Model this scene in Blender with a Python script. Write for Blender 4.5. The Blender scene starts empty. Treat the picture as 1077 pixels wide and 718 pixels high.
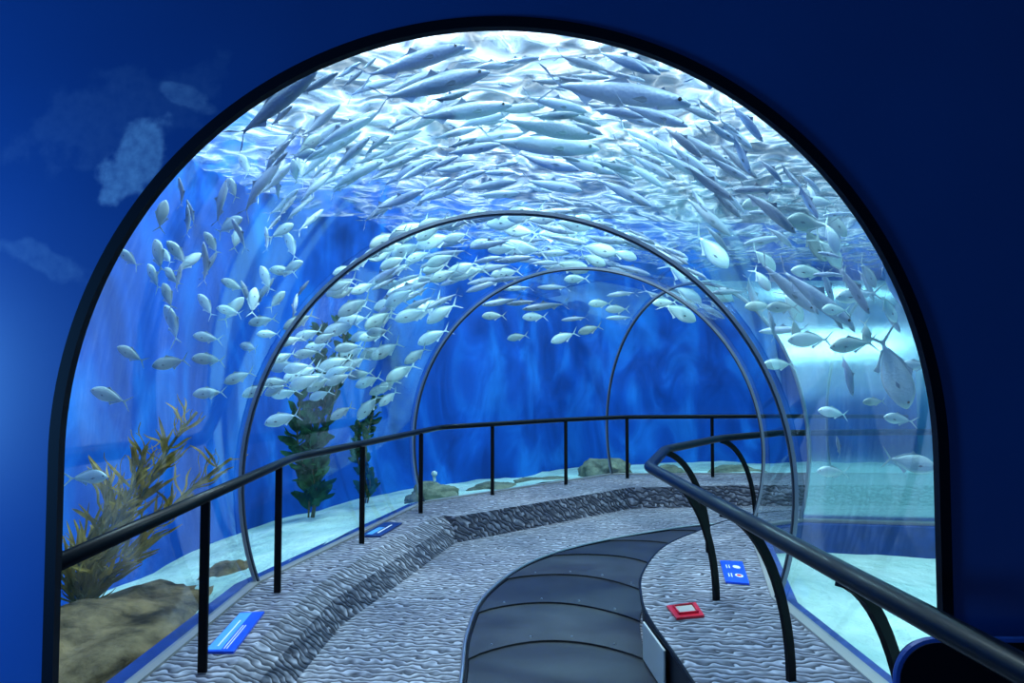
import bpy, bmesh, math, random
from mathutils import Vector, Matrix, noise
from mathutils.geometry import tessellate_polygon
random.seed(7)
PI = math.pi
sc = bpy.context.scene
col = sc.collection
R_ = math.radians

# ------------------------------------------------------------------ camera
F = 750.0; EYE = 1.55; PITCH = math.atan(33 / F)
cd = bpy.data.cameras.new('camera'); cam = bpy.data.objects.new('camera', cd); col.objects.link(cam)
cam.location = (0, 0, EYE); cam.rotation_euler = (PI / 2 + PITCH, 0, 0)
cd.sensor_width = 36; cd.lens = F / 1077 * 36; cd.clip_start = .05; cd.clip_end = 200
sc.camera = cam
CR = Matrix.Rotation(PI / 2 + PITCH, 3, 'X')
def ray(px, py):
    return (CR @ Vector((px - 538.5, 359 - py, -F))).normalized()
def at_z(px, py, z):
    d = ray(px, py); t = (z - EYE) / d.z
    return Vector((0, 0, EYE)) + d * t

# ------------------------------------------------------------------ helpers
def tag(o, label=None, cat=None, group=None, kind=None):
    if label: o['label'] = label
    if cat: o['category'] = cat
    if group: o['group'] = group
    if kind: o['kind'] = kind
    return o
def empty(name, loc, rz=0):
    o = bpy.data.objects.new(name, None); col.objects.link(o); o.location = loc; o.rotation_euler = (0, 0, rz)
    o.empty_display_size = .05
    return o
def mesh_obj(name, bm, mats, parent=None, smooth=False, loc=None):
    me = bpy.data.meshes.new(name)
    bm.normal_update(); bm.to_mesh(me); bm.free()
    for m in (mats if isinstance(mats, (list, tuple)) else [mats]): me.materials.append(m)
    if smooth:
        for p in me.polygons: p.use_smooth = True
    o = bpy.data.objects.new(name, me); col.objects.link(o)
    if parent: o.parent = parent
    if loc: o.location = loc
    return o
def box(bm, cx, cy, cz, sx, sy, sz, rz=0, mi=0):
    m = Matrix.Translation((cx, cy, cz)) @ Matrix.Rotation(rz, 4, 'Z') @ Matrix.Diagonal((sx, sy, sz, 1))
    r = bmesh.ops.create_cube(bm, size=1, matrix=m)
    fs = {f for v in r['verts'] for f in v.link_faces}
    for f in fs: f.material_index = mi
    return r['verts']
def bevel_all(bm, w, seg=2):
    bmesh.ops.bevel(bm, geom=bm.edges[:], offset=w, segments=seg, affect='EDGES', profile=.5)
def smooth_path(pts, step=.08, it=0):
    """resample polyline; it = Chaikin corner-cutting passes"""
    P = [Vector(p) for p in pts]
    for _ in range(it):
        Q = [P[0]]
        for a, b in zip(P, P[1:]):
            Q += [a.lerp(b, .25), a.lerp(b, .75)]
        Q.append(P[-1]); P = Q
    return P
def tube(bm, pts, rx, rz=None, n=12, mi=0, cap=True):
    rz = rz or rx
    P = [Vector(p) for p in pts]; rings = []
    for i, p in enumerate(P):
        t = (P[min(i + 1, len(P) - 1)] - P[max(i - 1, 0)]).normalized()
        side = t.cross(Vector((0, 0, 1)))
        if side.length < 1e-3: side = Vector((1, 0, 0))
        side.normalize(); up = side.cross(t).normalized()
        rings.append([bm.verts.new(p + side * rx * math.cos(2 * PI * k / n) + up * rz * math.sin(2 * PI * k / n)) for k in range(n)])
    for a, b in zip(rings, rings[1:]):
        for k in range(n):
            f = bm.faces.new((a[k], a[(k + 1) % n], b[(k + 1) % n], b[k])); f.material_index = mi
    if cap:
        bm.faces.new(rings[0][::-1]); bm.faces.new(rings[-1])
def prism(bm, poly, z0, z1, mi=0):
    """closed prism over an xy polygon; z0/z1 numbers"""
    P = [Vector((p[0], p[1], 0)) for p in poly]
    lo = [bm.verts.new((p.x, p.y, z0)) for p in P]; hi = [bm.verts.new((p.x, p.y, z1)) for p in P]
    for t in tessellate_polygon([P]):
        a = [hi[i] for i in t]
        n = (a[1].co - a[0].co).cross(a[2].co - a[0].co)
        if n.length < 1e-9: continue
        bm.faces.new(a if n.z > 0 else a[::-1])
        b = [lo[i] for i in t]; bm.faces.new(b if n.z < 0 else b[::-1])
    for i in range(len(P)):
        j = (i + 1) % len(P)
        bm.faces.new((lo[i], lo[j], hi[j], hi[i]))
    bmesh.ops.recalc_face_normals(bm, faces=bm.faces[:])
def cat_path(pts, n=6):
    P = [Vector((p[0], p[1], 0)) for p in pts]; out = []
    for i in range(len(P) - 1):
        p0 = P[max(i - 1, 0)]; p1 = P[i]; p2 = P[i + 1]; p3 = P[min(i + 2, len(P) - 1)]
        for k in range(n):
            t = k / n
            out.append(.5 * ((2 * p1) + (p2 - p0) * t + (2 * p0 - 5 * p1 + 4 * p2 - p3) * t * t + (-p0 + 3 * p1 - 3 * p2 + p3) * t ** 3))
    out.append(P[-1]); return out
def offset_path(P, d):
    out = []
    for i, p in enumerate(P):
        t = (P[min(i + 1, len(P) - 1)] - P[max(i - 1, 0)]).normalized()
        out.append(Vector((p.x + t.y * d, p.y - t.x * d, 0)))    # +d to the right of travel
    return out

# ------------------------------------------------------------------ materials
def new_mat(name):
    m = bpy.data.materials.new(name); m.use_nodes = True; nt = m.node_tree; nt.nodes.clear()
    out = nt.nodes.new('ShaderNodeOutputMaterial'); return m, nt, out
def N(nt, t, **kw):
    n = nt.nodes.new('ShaderNode' + t)
    for k, v in kw.items():
        if k in n.inputs.keys(): n.inputs[k].default_value = v
        else: setattr(n, k, v)
    return n
def ramp(nt, src, stops):
    r = nt.nodes.new('ShaderNodeValToRGB')
    e = r.color_ramp.elements
    while len(e) < len(stops): e.new(.5)
    for el, (p, c) in zip(e, stops):
        el.position = p; el.color = (*c, 1) if len(c) == 3 else c
    nt.links.new(src, r.inputs[0]); return r
def principled(name, base, rough=.5, metal=0, spec=.5, coat=0, noise_amt=0, noise_scale=8, bump=0, bump_scale=40, bump_dist=.01):
    m, nt, out = new_mat(name)
    p = N(nt, 'BsdfPrincipled'); L = nt.links.new
    p.inputs['Base Color'].default_value = (*base, 1); p.inputs['Roughness'].default_value = rough
    p.inputs['Metallic'].default_value = metal; p.inputs['Specular IOR Level'].default_value = spec
    p.inputs['Coat Weight'].default_value = coat
    tc = N(nt, 'TexCoord')
    if noise_amt:
        nz = N(nt, 'TexNoise', Scale=noise_scale, Detail=5.0); L(tc.outputs['Object'], nz.inputs['Vector'])
        lo = tuple(c * (1 - noise_amt) for c in base); hi = tuple(min(1, c * (1 + noise_amt)) for c in base)
        r = ramp(nt, nz.outputs['Fac'], [(.3, lo), (.7, hi)]); L(r.outputs[0], p.inputs['Base Color'])
    if bump:
        nb = N(nt, 'TexNoise', Scale=bump_scale, Detail=4.0); L(tc.outputs['Object'], nb.inputs['Vector'])
        b = N(nt, 'Bump', Strength=bump, Distance=bump_dist); L(nb.outputs['Fac'], b.inputs['Height']); L(b.outputs[0], p.inputs['Normal'])
    L(p.outputs[0], out.inputs[0]); return m

def mat_carpet():
    m, nt, out = new_mat('sand_ripple_carpet'); L = nt.links.new
    tc = N(nt, 'TexCoord'); sp = N(nt, 'SeparateXYZ'); L(tc.outputs['Object'], sp.inputs[0])
    a = N(nt, 'Math', operation='ADD'); L(sp.outputs[1], a.inputs[0]); L(sp.outputs[2], a.inputs[1])
    a2 = N(nt, 'Math', operation='MULTIPLY_ADD'); L(sp.outputs[0], a2.inputs[0]); a2.inputs[1].default_value = .10; L(a.outputs[0], a2.inputs[2])
    cb = N(nt, 'CombineXYZ'); L(a2.outputs[0], cb.inputs[0]); L(sp.outputs[0], cb.inputs[1]); L(sp.outputs[2], cb.inputs[2])
    # meandering ripple crests: distort then wave
    nz = N(nt, 'TexNoise', Scale=12.0, Detail=1.0); L(cb.outputs[0], nz.inputs['Vector'])
    sub = N(nt, 'VectorMath', operation='SUBTRACT'); L(nz.outputs['Color'], sub.inputs[0]); sub.inputs[1].default_value = (.5, .5, .5)
    scl = N(nt, 'VectorMath', operation='SCALE'); L(sub.outputs[0], scl.inputs[0]); scl.inputs['Scale'].default_value = .12
    add = N(nt, 'VectorMath', operation='ADD'); L(cb.outputs[0], add.inputs[0]); L(scl.outputs[0], add.inputs[1])
    wv = N(nt, 'TexWave', wave_type='BANDS', bands_direction='X', wave_profile='SAW', Scale=6.2, Distortion=1.3, Detail=2.0)
    wv.inputs['Detail Scale'].default_value = 2.5
    L(add.outputs[0], wv.inputs['Vector'])
    big = N(nt, 'TexNoise', Scale=1.6, Detail=2.0); L(cb.outputs[0], big.inputs['Vector'])
    r = ramp(nt, wv.outputs['Fac'], [(0, (.038, .040, .055)), (.25, (.11, .118, .15)), (.6, (.25, .265, .32)), (.9, (.50, .52, .61)), (1, (.045, .05, .07))])
    r2 = ramp(nt, big.outputs['Fac'], [(.3, (.62, .66, .74)), (.7, (1, 1, 1))])
    mx = N(nt, 'MixRGB', blend_type='MULTIPLY'); mx.inputs[0].default_value = 1; L(r.outputs[0], mx.inputs[1]); L(r2.outputs[0], mx.inputs[2])
    b = N(nt, 'Bump', Strength=.9, Distance=.02); L(wv.outputs['Fac'], b.inputs['Height'])
    p = N(nt, 'BsdfPrincipled', Roughness=.75); p.inputs['Specular IOR Level'].default_value = .25
    L(mx.outputs[0], p.inputs['Base Color']); L(b.outputs[0], p.inputs['Normal']); L(p.outputs[0], out.inputs[0]); return m

def mat_glass(name, tint=(.93, .98, 1), gl=1.0):
    m, nt, out = new_mat(name); L = nt.links.new
    lw = N(nt, 'LayerWeight', Blend=.12)
    cl = N(nt, 'MapRange'); cl.inputs['To Max'].default_value = .23 * gl; cl.inputs['To Min'].default_value = .015
    L(lw.outputs['Fresnel'], cl.inputs['Value'])
    t = N(nt, 'BsdfTransparent'); t.inputs[0].default_value = (*tint, 1)
    g = N(nt, 'BsdfGlossy', Roughness=.04); g.inputs[0].default_value = (.85, .95, 1, 1)
    mx = N(nt, 'MixShader'); L(cl.outputs[0], mx.inputs[0]); L(t.outputs[0], mx.inputs[1]); L(g.outputs[0], mx.inputs[2])
    L(mx.outputs[0], out.inputs[0]); return m

def mat_surface():
    """underside of the water surface: part mirror, part see-through, crests scatter the lamps above"""
    m, nt, out = new_mat('water_surface'); L = nt.links.new
    tc = N(nt, 'TexCoord')
    nz = N(nt, 'TexNoise', Scale=1.3, Detail=3.0); L(tc.outputs['Object'], nz.inputs['Vector'])
    sc_ = N(nt, 'VectorMath', operation='SCALE'); L(nz.outputs['Color'], sc_.inputs[0]); sc_.inputs['Scale'].default_value = .9
    ad = N(nt, 'VectorMath', operation='ADD'); L(tc.outputs['Object'], ad.inputs[0]); L(sc_.outputs[0], ad.inputs[1])
    mp = N(nt, 'Mapping'); mp.inputs['Scale'].default_value = (1, 1.5, 1); L(ad.outputs[0], mp.inputs[0])
    v = N(nt, 'TexVoronoi', feature='SMOOTH_F1', Scale=3.2); v.inputs['Smoothness'].default_value = .25; L(mp.outputs[0], v.inputs['Vector'])
    v2 = N(nt, 'TexNoise', Scale=5.5, Detail=3.0); L(mp.outputs[0], v2.inputs['Vector'])
    hs = N(nt, 'Math', operation='MULTIPLY_ADD'); L(v2.outputs['Fac'], hs.inputs[0]); hs.inputs[1].default_value = .6; L(v.outputs['Distance'], hs.inputs[2])
    b = N(nt, 'Bump', Strength=1.0, Distance=.16); L(hs.outputs[0], b.inputs['Height'])
    fac = ramp(nt, v.outputs['Distance'], [(.22, (.10,) * 3), (.46, (.28,) * 3), (.66, (.8,) * 3)])
    t = N(nt, 'BsdfTransparent'); t.inputs[0].default_value = (.80, .95, 1, 1)
    tl = N(nt, 'BsdfTranslucent'); tl.inputs[0].default_value = (.50, .64, .74, 1); L(b.outputs[0], tl.inputs['Normal'])
    g = N(nt, 'BsdfGlossy', Roughness=.08); g.inputs[0].default_value = (.62, .80, .90, 1); L(b.outputs[0], g.inputs['Normal'])
    m1 = N(nt, 'MixShader'); m1.inputs[0].default_value = .42; L(tl.outputs[0], m1.inputs[1]); L(g.outputs[0], m1.inputs[2])
    m2 = N(nt, 'MixShader'); L(fac.outputs[0], m2.inputs[0]); L(m1.outputs[0], m2.inputs[1]); L(t.outputs[0], m2.inputs[2])
    v3 = N(nt, 'TexVoronoi', feature='DISTANCE_TO_EDGE', Scale=4.5); L(mp.outputs[0], v3.inputs['Vector'])
    r3 = ramp(nt, v3.outputs['Distance'], [(.0, (.80, .92, 1)), (.05, (.42, .54, .66)), (.25, (.17, .26, .38))]); L(r3.outputs[0], tl.inputs[0])
    L(m2.outputs[0], out.inputs[0]); return m

def mat_water_volume(dens=.014):
    m, nt, out = new_mat('water_volume'); L = nt.links.new
    s = N(nt, 'VolumeScatter', Density=dens, Anisotropy=.2); s.inputs['Color'].default_value = (.35, .84, .97, 1)
    a = N(nt, 'VolumeAbsorption', Density=.045); a.inputs['Color'].default_value = (.12, .80, .96, 1)
    ad = N(nt, 'AddShader'); L(s.outputs[0], ad.inputs[0]); L(a.outputs[0], ad.inputs[1]); L(ad.outputs[0], out.inputs['Volume'])
    return m

def mat_fish(name, back, flank, belly, hh):
    m, nt, out = new_mat(name); L = nt.links.new
    tc = N(nt, 'TexCoord'); sp = N(nt, 'SeparateXYZ'); L(tc.outputs['Object'], sp.inputs[0])
    mr = N(nt, 'MapRange'); mr.inputs['From Min'].default_value = -hh; mr.inputs['From Max'].default_value = hh; L(sp.outputs[2], mr.inputs['Value'])
    r = ramp(nt, mr.outputs[0], [(.1, belly), (.45, flank), (.72, flank), (.92, back)])
    oi = N(nt, 'ObjectInfo'); br = N(nt, 'MapRange'); br.inputs['To Min'].default_value = .62; br.inputs['To Max'].default_value = 1.35; L(oi.outputs['Random'], br.inputs['Value'])
    mul = N(nt, 'VectorMath', operation='SCALE'); L(r.outputs[0], mul.inputs[0]); L(br.outputs[0], mul.inputs['Scale'])
    v = N(nt, 'TexVoronoi', Scale=38.0); L(tc.outputs['Object'], v.inputs['Vector'])
    b = N(nt, 'Bump', Strength=.25, Distance=.006); L(v.outputs['Distance'], b.inputs['Height'])
    p = N(nt, 'BsdfPrincipled', Roughness=.38, Metallic=.25); p.inputs['Specular IOR Level'].default_value = .7
    L(mul.outputs[0], p.inputs['Base Color']); L(b.outputs[0], p.inputs['Normal']); L(p.outputs[0], out.inputs[0]); return m

def mat_entry_wall():
    m, nt, out = new_mat('entry_wall_paint'); L = nt.links.new
    tc = N(nt, 'TexCoord')
    base = N(nt, 'TexNoise', Scale=1.2, Detail=3.0); L(tc.outputs['Object'], base.inputs['Vector'])
    r = ramp(nt, base.outputs['Fac'], [(.3, (.010, .065, .24)), (.7, (.014, .082, .29))])
    cur = r.outputs[0]
    # faint fish reflections, painted into the wall colour as pale blotches
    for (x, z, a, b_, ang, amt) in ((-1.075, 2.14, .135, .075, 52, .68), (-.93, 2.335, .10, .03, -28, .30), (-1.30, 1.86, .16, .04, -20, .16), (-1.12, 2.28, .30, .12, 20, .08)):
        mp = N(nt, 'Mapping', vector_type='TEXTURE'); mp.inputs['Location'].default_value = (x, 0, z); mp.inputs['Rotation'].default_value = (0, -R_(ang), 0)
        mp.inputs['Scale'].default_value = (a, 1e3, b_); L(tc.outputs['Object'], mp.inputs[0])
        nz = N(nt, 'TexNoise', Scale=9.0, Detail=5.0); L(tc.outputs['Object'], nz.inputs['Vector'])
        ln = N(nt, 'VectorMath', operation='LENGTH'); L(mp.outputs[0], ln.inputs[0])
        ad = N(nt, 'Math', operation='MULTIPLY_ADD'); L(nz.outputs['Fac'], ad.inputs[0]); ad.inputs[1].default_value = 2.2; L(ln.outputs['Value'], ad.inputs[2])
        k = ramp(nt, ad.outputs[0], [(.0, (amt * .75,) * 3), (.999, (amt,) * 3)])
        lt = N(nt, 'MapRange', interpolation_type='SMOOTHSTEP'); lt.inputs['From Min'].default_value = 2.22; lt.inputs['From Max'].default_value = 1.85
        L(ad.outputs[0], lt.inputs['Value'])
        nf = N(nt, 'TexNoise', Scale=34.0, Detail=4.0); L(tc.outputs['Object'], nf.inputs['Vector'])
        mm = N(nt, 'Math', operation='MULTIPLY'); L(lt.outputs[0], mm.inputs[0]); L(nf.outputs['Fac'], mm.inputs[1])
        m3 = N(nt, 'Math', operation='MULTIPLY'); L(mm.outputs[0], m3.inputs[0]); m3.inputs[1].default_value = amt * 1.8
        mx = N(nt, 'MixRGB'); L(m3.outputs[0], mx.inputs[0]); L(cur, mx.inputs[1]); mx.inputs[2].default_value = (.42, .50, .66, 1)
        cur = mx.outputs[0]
    p = N(nt, 'BsdfPrincipled', Roughness=.32); L(cur, p.inputs['Base Color']); L(p.outputs[0], out.inputs[0]); return m

def mat_tank_wall(name, c0, c1, c2):
    m, nt, out = new_mat(name); L = nt.links.new
    tc = N(nt, 'TexCoord'); mp = N(nt, 'Mapping'); mp.inputs['Scale'].default_value = (1.6, 1.6, .8); mp.inputs['Rotation'].default_value = (0, .5, 0); L(tc.outputs['Object'], mp.inputs[0])
    n1 = N(nt, 'TexNoise', Scale=1.1, Detail=6.0, Distortion=.8); L(mp.outputs[0], n1.inputs['Vector'])
    r = ramp(nt, n1.outputs['Fac'], [(.3, c0), (.5, c1), (.72, c2)])
    p = N(nt, 'BsdfPrincipled', Roughness=.8); p.inputs['Specular IOR Level'].default_value = .15
    L(r.outputs[0], p.inputs['Base Color']); L(p.outputs[0], out.inputs[0]); return m

def mat_sand():
    m, nt, out = new_mat('white_sand'); L = nt.links.new
    tc = N(nt, 'TexCoord')
    n1 = N(nt, 'TexNoise', Scale=2.2, Detail=6.0); L(tc.outputs['Object'], n1.inputs['Vector'])
    r = ramp(nt, n1.outputs['Fac'], [(.3, (.42, .66, .60)), (.7, (.66, .88, .80))])
    n2 = N(nt, 'TexNoise', Scale=60.0, Detail=4.0); L(tc.outputs['Object'], n2.inputs['Vector'])
    n3 = N(nt, 'TexNoise', Scale=5.0, Detail=3.0); L(tc.outputs['Object'], n3.inputs['Vector'])
    b = N(nt, 'Bump', Strength=.8, Distance=.012); L(n2.outputs['Fac'], b.inputs['Height'])
    b2 = N(nt, 'Bump', Strength=.8, Distance=.10); L(n3.outputs['Fac'], b2.inputs['Height']); L(b.outputs[0], b2.inputs['Normal'])
    p = N(nt, 'BsdfPrincipled', Roughness=.9); p.inputs['Specular IOR Level'].default_value = .1
    L(r.outputs[0], p.inputs['Base Color']); L(b2.outputs[0], p.inputs['Normal']); L(p.outputs[0], out.inputs[0]); return m

def mat_rock(name, a, b_):
    m, nt, out = new_mat(name); L = nt.links.new
    tc = N(nt, 'TexCoord'); n1 = N(nt, 'TexNoise', Scale=4.0, Detail=9.0, Roughness=.65); L(tc.outputs['Object'], n1.inputs['Vector'])
    r = ramp(nt, n1.outputs['Fac'], [(.36, a), (.74, b_)])
    n2 = N(nt, 'TexNoise', Scale=14.0, Detail=8.0); L(tc.outputs['Object'], n2.inputs['Vector'])
    bp = N(nt, 'Bump', Strength=.9, Distance=.03); L(n2.outputs['Fac'], bp.inputs['Height'])
    p = N(nt, 'BsdfPrincipled', Roughness=.9); p.inputs['Specular IOR Level'].default_value = .15
    L(r.outputs[0], p.inputs['Base Color']); L(bp.outputs[0], p.inputs['Normal']); L(p.outputs[0], out.inputs[0]); return m

CARPET = mat_carpet()
GLASS = mat_glass('acrylic')
SURF = mat_surface()
VOL = mat_water_volume()
SAND = mat_sand()
BLUEWALL = mat_tank_wall('tank_wall_blue', (.002, .045, .30), (.004, .095, .55), (.02, .25, .88))  # lighter streaks are water caustics painted into the wall colour
TEALWALL = mat_tank_wall('tank_wall_teal', (.02, .22, .40), (.04, .38, .55), (.12, .55, .68))
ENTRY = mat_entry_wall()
BLACKRUB = principled('black_rubber', (.002, .003, .008), .6, spec=.12)
NAVY = principled('navy_paint', (.006, .035, .18), .4)
BLUEFOOT = principled('blue_footing_paint', (.008, .045, .24), .5, noise_amt=.3)
STEELRIB = principled('brushed_joint_metal', (.34, .39, .43), .35, metal=.6)
RIBDARK = principled('dark_joint_seal', (.03, .04, .06), .4)
RAILMAT = principled('black_gloss_rail', (.004, .006, .010), .30, spec=.14)
POSTMAT = principled('black_post', (.003, .003, .004), .5, spec=.15)
PLATE = principled('dark_walkway_plate', (.026, .028, .031), .40, metal=.0, noise_amt=.45, noise_scale=3, bump=.08, bump_scale=120, bump_dist=.002)
PLATE2 = principled('dark_blue_walkway_plate', (.013, .015, .021), .42, noise_amt=.4, noise_scale=3, bump=.08, bump_scale=120, bump_dist=.002)
STEEL = principled('steel_trim', (.45, .48, .50), .3, metal=.9)
CHANNEL = principled('glazing_channel', (.34, .34, .33), .45, metal=.3)
WHITEPL = principled('white_plate', (.50, .56, .56), .4)
SIGNBLUE = principled('sign_blue', (.01, .09, .75), .35)
SIGNNAVY = principled('sign_navy', (.008, .03, .15), .35)
SIGNLIGHT = principled('sign_light_blue', (.10, .38, .82), .35)
SIGNWHITE = principled('sign_white', (.8, .85, .9), .5)
SIGNRED = principled('sign_red', (.62, .012, .035), .35)
SIGNPINK = principled('sign_pale', (.48, .45, .42), .5)
BENCHSIDE = principled('bench_side', (.012, .015, .022), .4)
ROCKB = mat_rock('brown_rock', (.030, .022, .014), (.36, .25, .13))
ROCKG = mat_rock('grey_green_rock', (.10, .13, .10), (.34, .37, .27))
CONCRETE = principled('hall_ceiling_paint', (.30, .42, .55), .8)

# ------------------------------------------------------------------ tunnel geometry
RAD = 1.70; CZ = .85; KERB = .24
HALF = math.sqrt(RAD ** 2 - (CZ - KERB) ** 2)
rings = [((-.02, 2.10), 0), ((-.03, 4.35), 6), ((.57, 6.71), 21), ((1.93, 7.85), 66), ((4.1, 7.78), 92), ((7.0, 7.65), 92)]
def ring_pt(i, ang, r=RAD):
    (cx, cy), h = rings[i]; h = R_(h); nx, ny = math.cos(h), -math.sin(h)
    a = r * math.cos(ang)
    return Vector((cx + nx * a, cy + ny * a, CZ + r * math.sin(ang)))
A0 = -math.asin((CZ - KERB) / RAD); A1 = PI - A0
def foot(i, side, extra=0):
    (cx, cy), h = rings[i]; h = R_(h); s = (HALF + extra) * side
    return Vector((cx + math.cos(h) * s, cy - math.sin(h) * s, 0))
def tunnel_r(p):
    best = 1e9
    for (a, _), (b, _) in zip(rings, rings[1:]):
        ax, ay = a; bx, by = b; dx, dy = bx - ax, by - ay
        t = ((p.x - ax) * dx + (p.y - ay) * dy) / (dx * dx + dy * dy); t = max(0, min(1, t))
        d2 = (p.x - ax - t * dx) ** 2 + (p.y - ay - t * dy) ** 2
        best = min(best, math.sqrt(d2 + (p.z - CZ) ** 2))
    return best
NS = 56
GLASSM = mat_glass('mirror_sheen_acrylic'); 
for n_ in GLASSM.node_tree.nodes:
    if n_.type == 'MAP_RANGE': n_.inputs['To Min'].default_value = .55; n_.inputs['To Max'].default_value = .8
    if n_.type == 'BSDF_GLOSSY': n_.inputs['Roughness'].default_value = .22; n_.inputs[0].default_value = (.55, .85, .95, 1)
for i, k0, k1, num in ((0, 0, NS, 1), (1, 0, NS, 2), (2, 0, NS, 3), (3, NS // 2, NS, 4), (4, NS // 2, NS, 5), (3, 0, NS // 2, 6), (4, 0, NS // 2, 7)):
    bm = bmesh.new(); prev = None
    for k in range(k0, k1 + 1):
        a = A0 + (A1 - A0) * k / NS
        cur = (bm.verts.new(ring_pt(i, a)), bm.verts.new(ring_pt(i + 1, a)))
        if prev: bm.faces.new((prev[0], prev[1], cur[1], cur[0]))
        prev = cur
    w = mesh_obj('window_%d' % num, bm, GLASSM if num > 5 else GLASS, smooth=True)
    tag(w, 'clear curved acrylic tunnel panel, section %s' % ['nearest the blue entry wall', 'between the big near arch rib and the next', 'past the second arch rib', 'past the farthest arch rib', 'hidden round the far bend'][i], kind='structure')

riblab = ['', 'large grey arch rib, the nearest and biggest hoop over the tunnel', 'middle grey arch rib, second hoop over the tunnel', 'farthest pale arch rib beyond the left handrail bend', 'arch rib past the bend, seen outside to the right']
for i in range(1, 5):
    t = empty('arch_rib', (rings[i][0][0], rings[i][0][1], KERB)); tag(t, riblab[i], 'arch rib')
    inv = Matrix.Translation(-Vector(t.location))
    bm = bmesh.new()
    pts = [ring_pt(i, A0 + (A1 - A0) * k / 72, RAD - .012) for k in range(73)]
    # flat-ish band: custom sweep with radial/axial frame
    h = R_(rings[i][1]); ax = Vector((math.sin(h), math.cos(h), 0)); c = Vector((rings[i][0][0], rings[i][0][1], CZ))
    def band(bm, pts, wa, wr, off):
        prev = None
        for p in pts:
            rd = (p - c).normalized(); p2 = p + rd * off
            cur = [bm.verts.new(p2 + ax * sa * wa + rd * sr * wr) for sa, sr in ((-1, -1), (1, -1), (1, 1), (-1, 1))]
            if prev:
                for q in range(4): bm.faces.new((prev[q], prev[(q + 1) % 4], cur[(q + 1) % 4], cur[q]))
            else: bm.faces.new(cur[::-1])
            prev = cur
        bm.faces.new(prev)
        bmesh.ops.recalc_face_normals(bm, faces=bm.faces[:]); bmesh.ops.transform(bm, matrix=inv, verts=bm.verts[:])
    band(bm, pts, .016, .010, 0)
    mesh_obj('rib_band', bm, STEELRIB, t)
    bm = bmesh.new(); band(bm, pts, .009, .007, -.014); mesh_obj('rubber_seal', bm, RIBDARK, t)

# ------------------------------------------------------------------ entry wall with arched opening
OX = -.037; OR = 1.225; OZ = 1.315; Y0, Y1 = 2.0, 2.022
bm = bmesh.new()
arc = [(OX - OR, -.02)] + [(OX + OR * math.cos(PI - PI * k / 64), OZ + OR * 1.0 * math.sin(PI - PI * k / 64)) for k in range(65)] + [(OX + OR, -.02)]
outer = [(-4.2, -.02)] + [(-4.2, OZ)] + [(-4.2 if k < 16 else (8.0 if k > 48 else -4.2 + 12.2 * (k - 16) / 32), 4.3 if 16 <= k <= 48 else (OZ + (4.3 - OZ) * (k / 16 if k < 16 else (64 - k) / 16))) for k in range(1, 64)] + [(8.0, OZ)] + [(8.0, -.02)]
def loft(bm, A, B, flip=False):
    for i in range(len(A) - 1):
        f = (A[i], A[i + 1], B[i + 1], B[i])
        bm.faces.new(f[::-1] if flip else f)
fa = [bm.verts.new((x, Y0, z)) for x, z in arc]; fo = [bm.verts.new((x, Y0, z)) for x, z in outer]
ba = [bm.verts.new((x, Y1, z)) for x, z in arc]; bo = [bm.verts.new((x, Y1, z)) for x, z in outer]
loft(bm, fa, fo); loft(bm, ba, bo, True); loft(bm, fa, ba, True); loft(bm, fo, bo)
bmesh.ops.recalc_face_normals(bm, faces=bm.faces[:])
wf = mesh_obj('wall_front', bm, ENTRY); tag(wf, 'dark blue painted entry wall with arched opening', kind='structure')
# black rubber edging around the opening
def frame_band(r0, r1, y0, y1, zb, mat, name, label):
    bm = bmesh.new()
    def pr(r):
        return [(OX - r, zb)] + [(OX + r * math.cos(PI - PI * k / 96), OZ + r * math.sin(PI - PI * k / 96)) for k in range(97)] + [(OX + r, zb)]
    I, O = pr(r0), pr(r1)
    prev = None
    for (xi, zi), (xo, zo) in zip(I, O):
        cur = [bm.verts.new((xi, y0, zi)), bm.verts.new((xo, y0, zo)), bm.verts.new((xo, y1, zo)), bm.verts.new((xi, y1, zi))]
        if prev:
            for q in range(4): bm.faces.new((prev[q], prev[(q + 1) % 4], cur[(q + 1) % 4], cur[q]))
        else: bm.faces.new(cur)
        prev = cur
    bm.faces.new(prev); bmesh.ops.recalc_face_normals(bm, faces=bm.faces[:])
    o = mesh_obj(name, bm, mat); tag(o, label, kind='structure'); return o
frame_band(OR - .004, OR + .026, Y0 - .010, Y1 - .004, 0, BLACKRUB, 'trim_1', 'black rubber edging round the arched opening')
# collar closing the gap between the entry wall and the first acrylic ring is the wall itself (opening narrower than the tube)

# ------------------------------------------------------------------ floor, kerbs, walkway
bm = bmesh.new(); 
prism(bm, [(-4.2, -2.2), (8, -2.2), (8, 1.98), (1.6, 1.98)] + [(foot(i, 1, .01).x, foot(i, 1, .01).y) for i in range(6)] + [(foot(i, -1, .01).x, foot(i, -1, .01).y) for i in range(5, -1, -1)] + [(-1.62, 1.98), (-4.2, 1.98)], -.06, 0)
fl = mesh_obj('floor', bm, CARPET); tag(fl, 'grey sand-ripple carpet floor', kind='structure')

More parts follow.
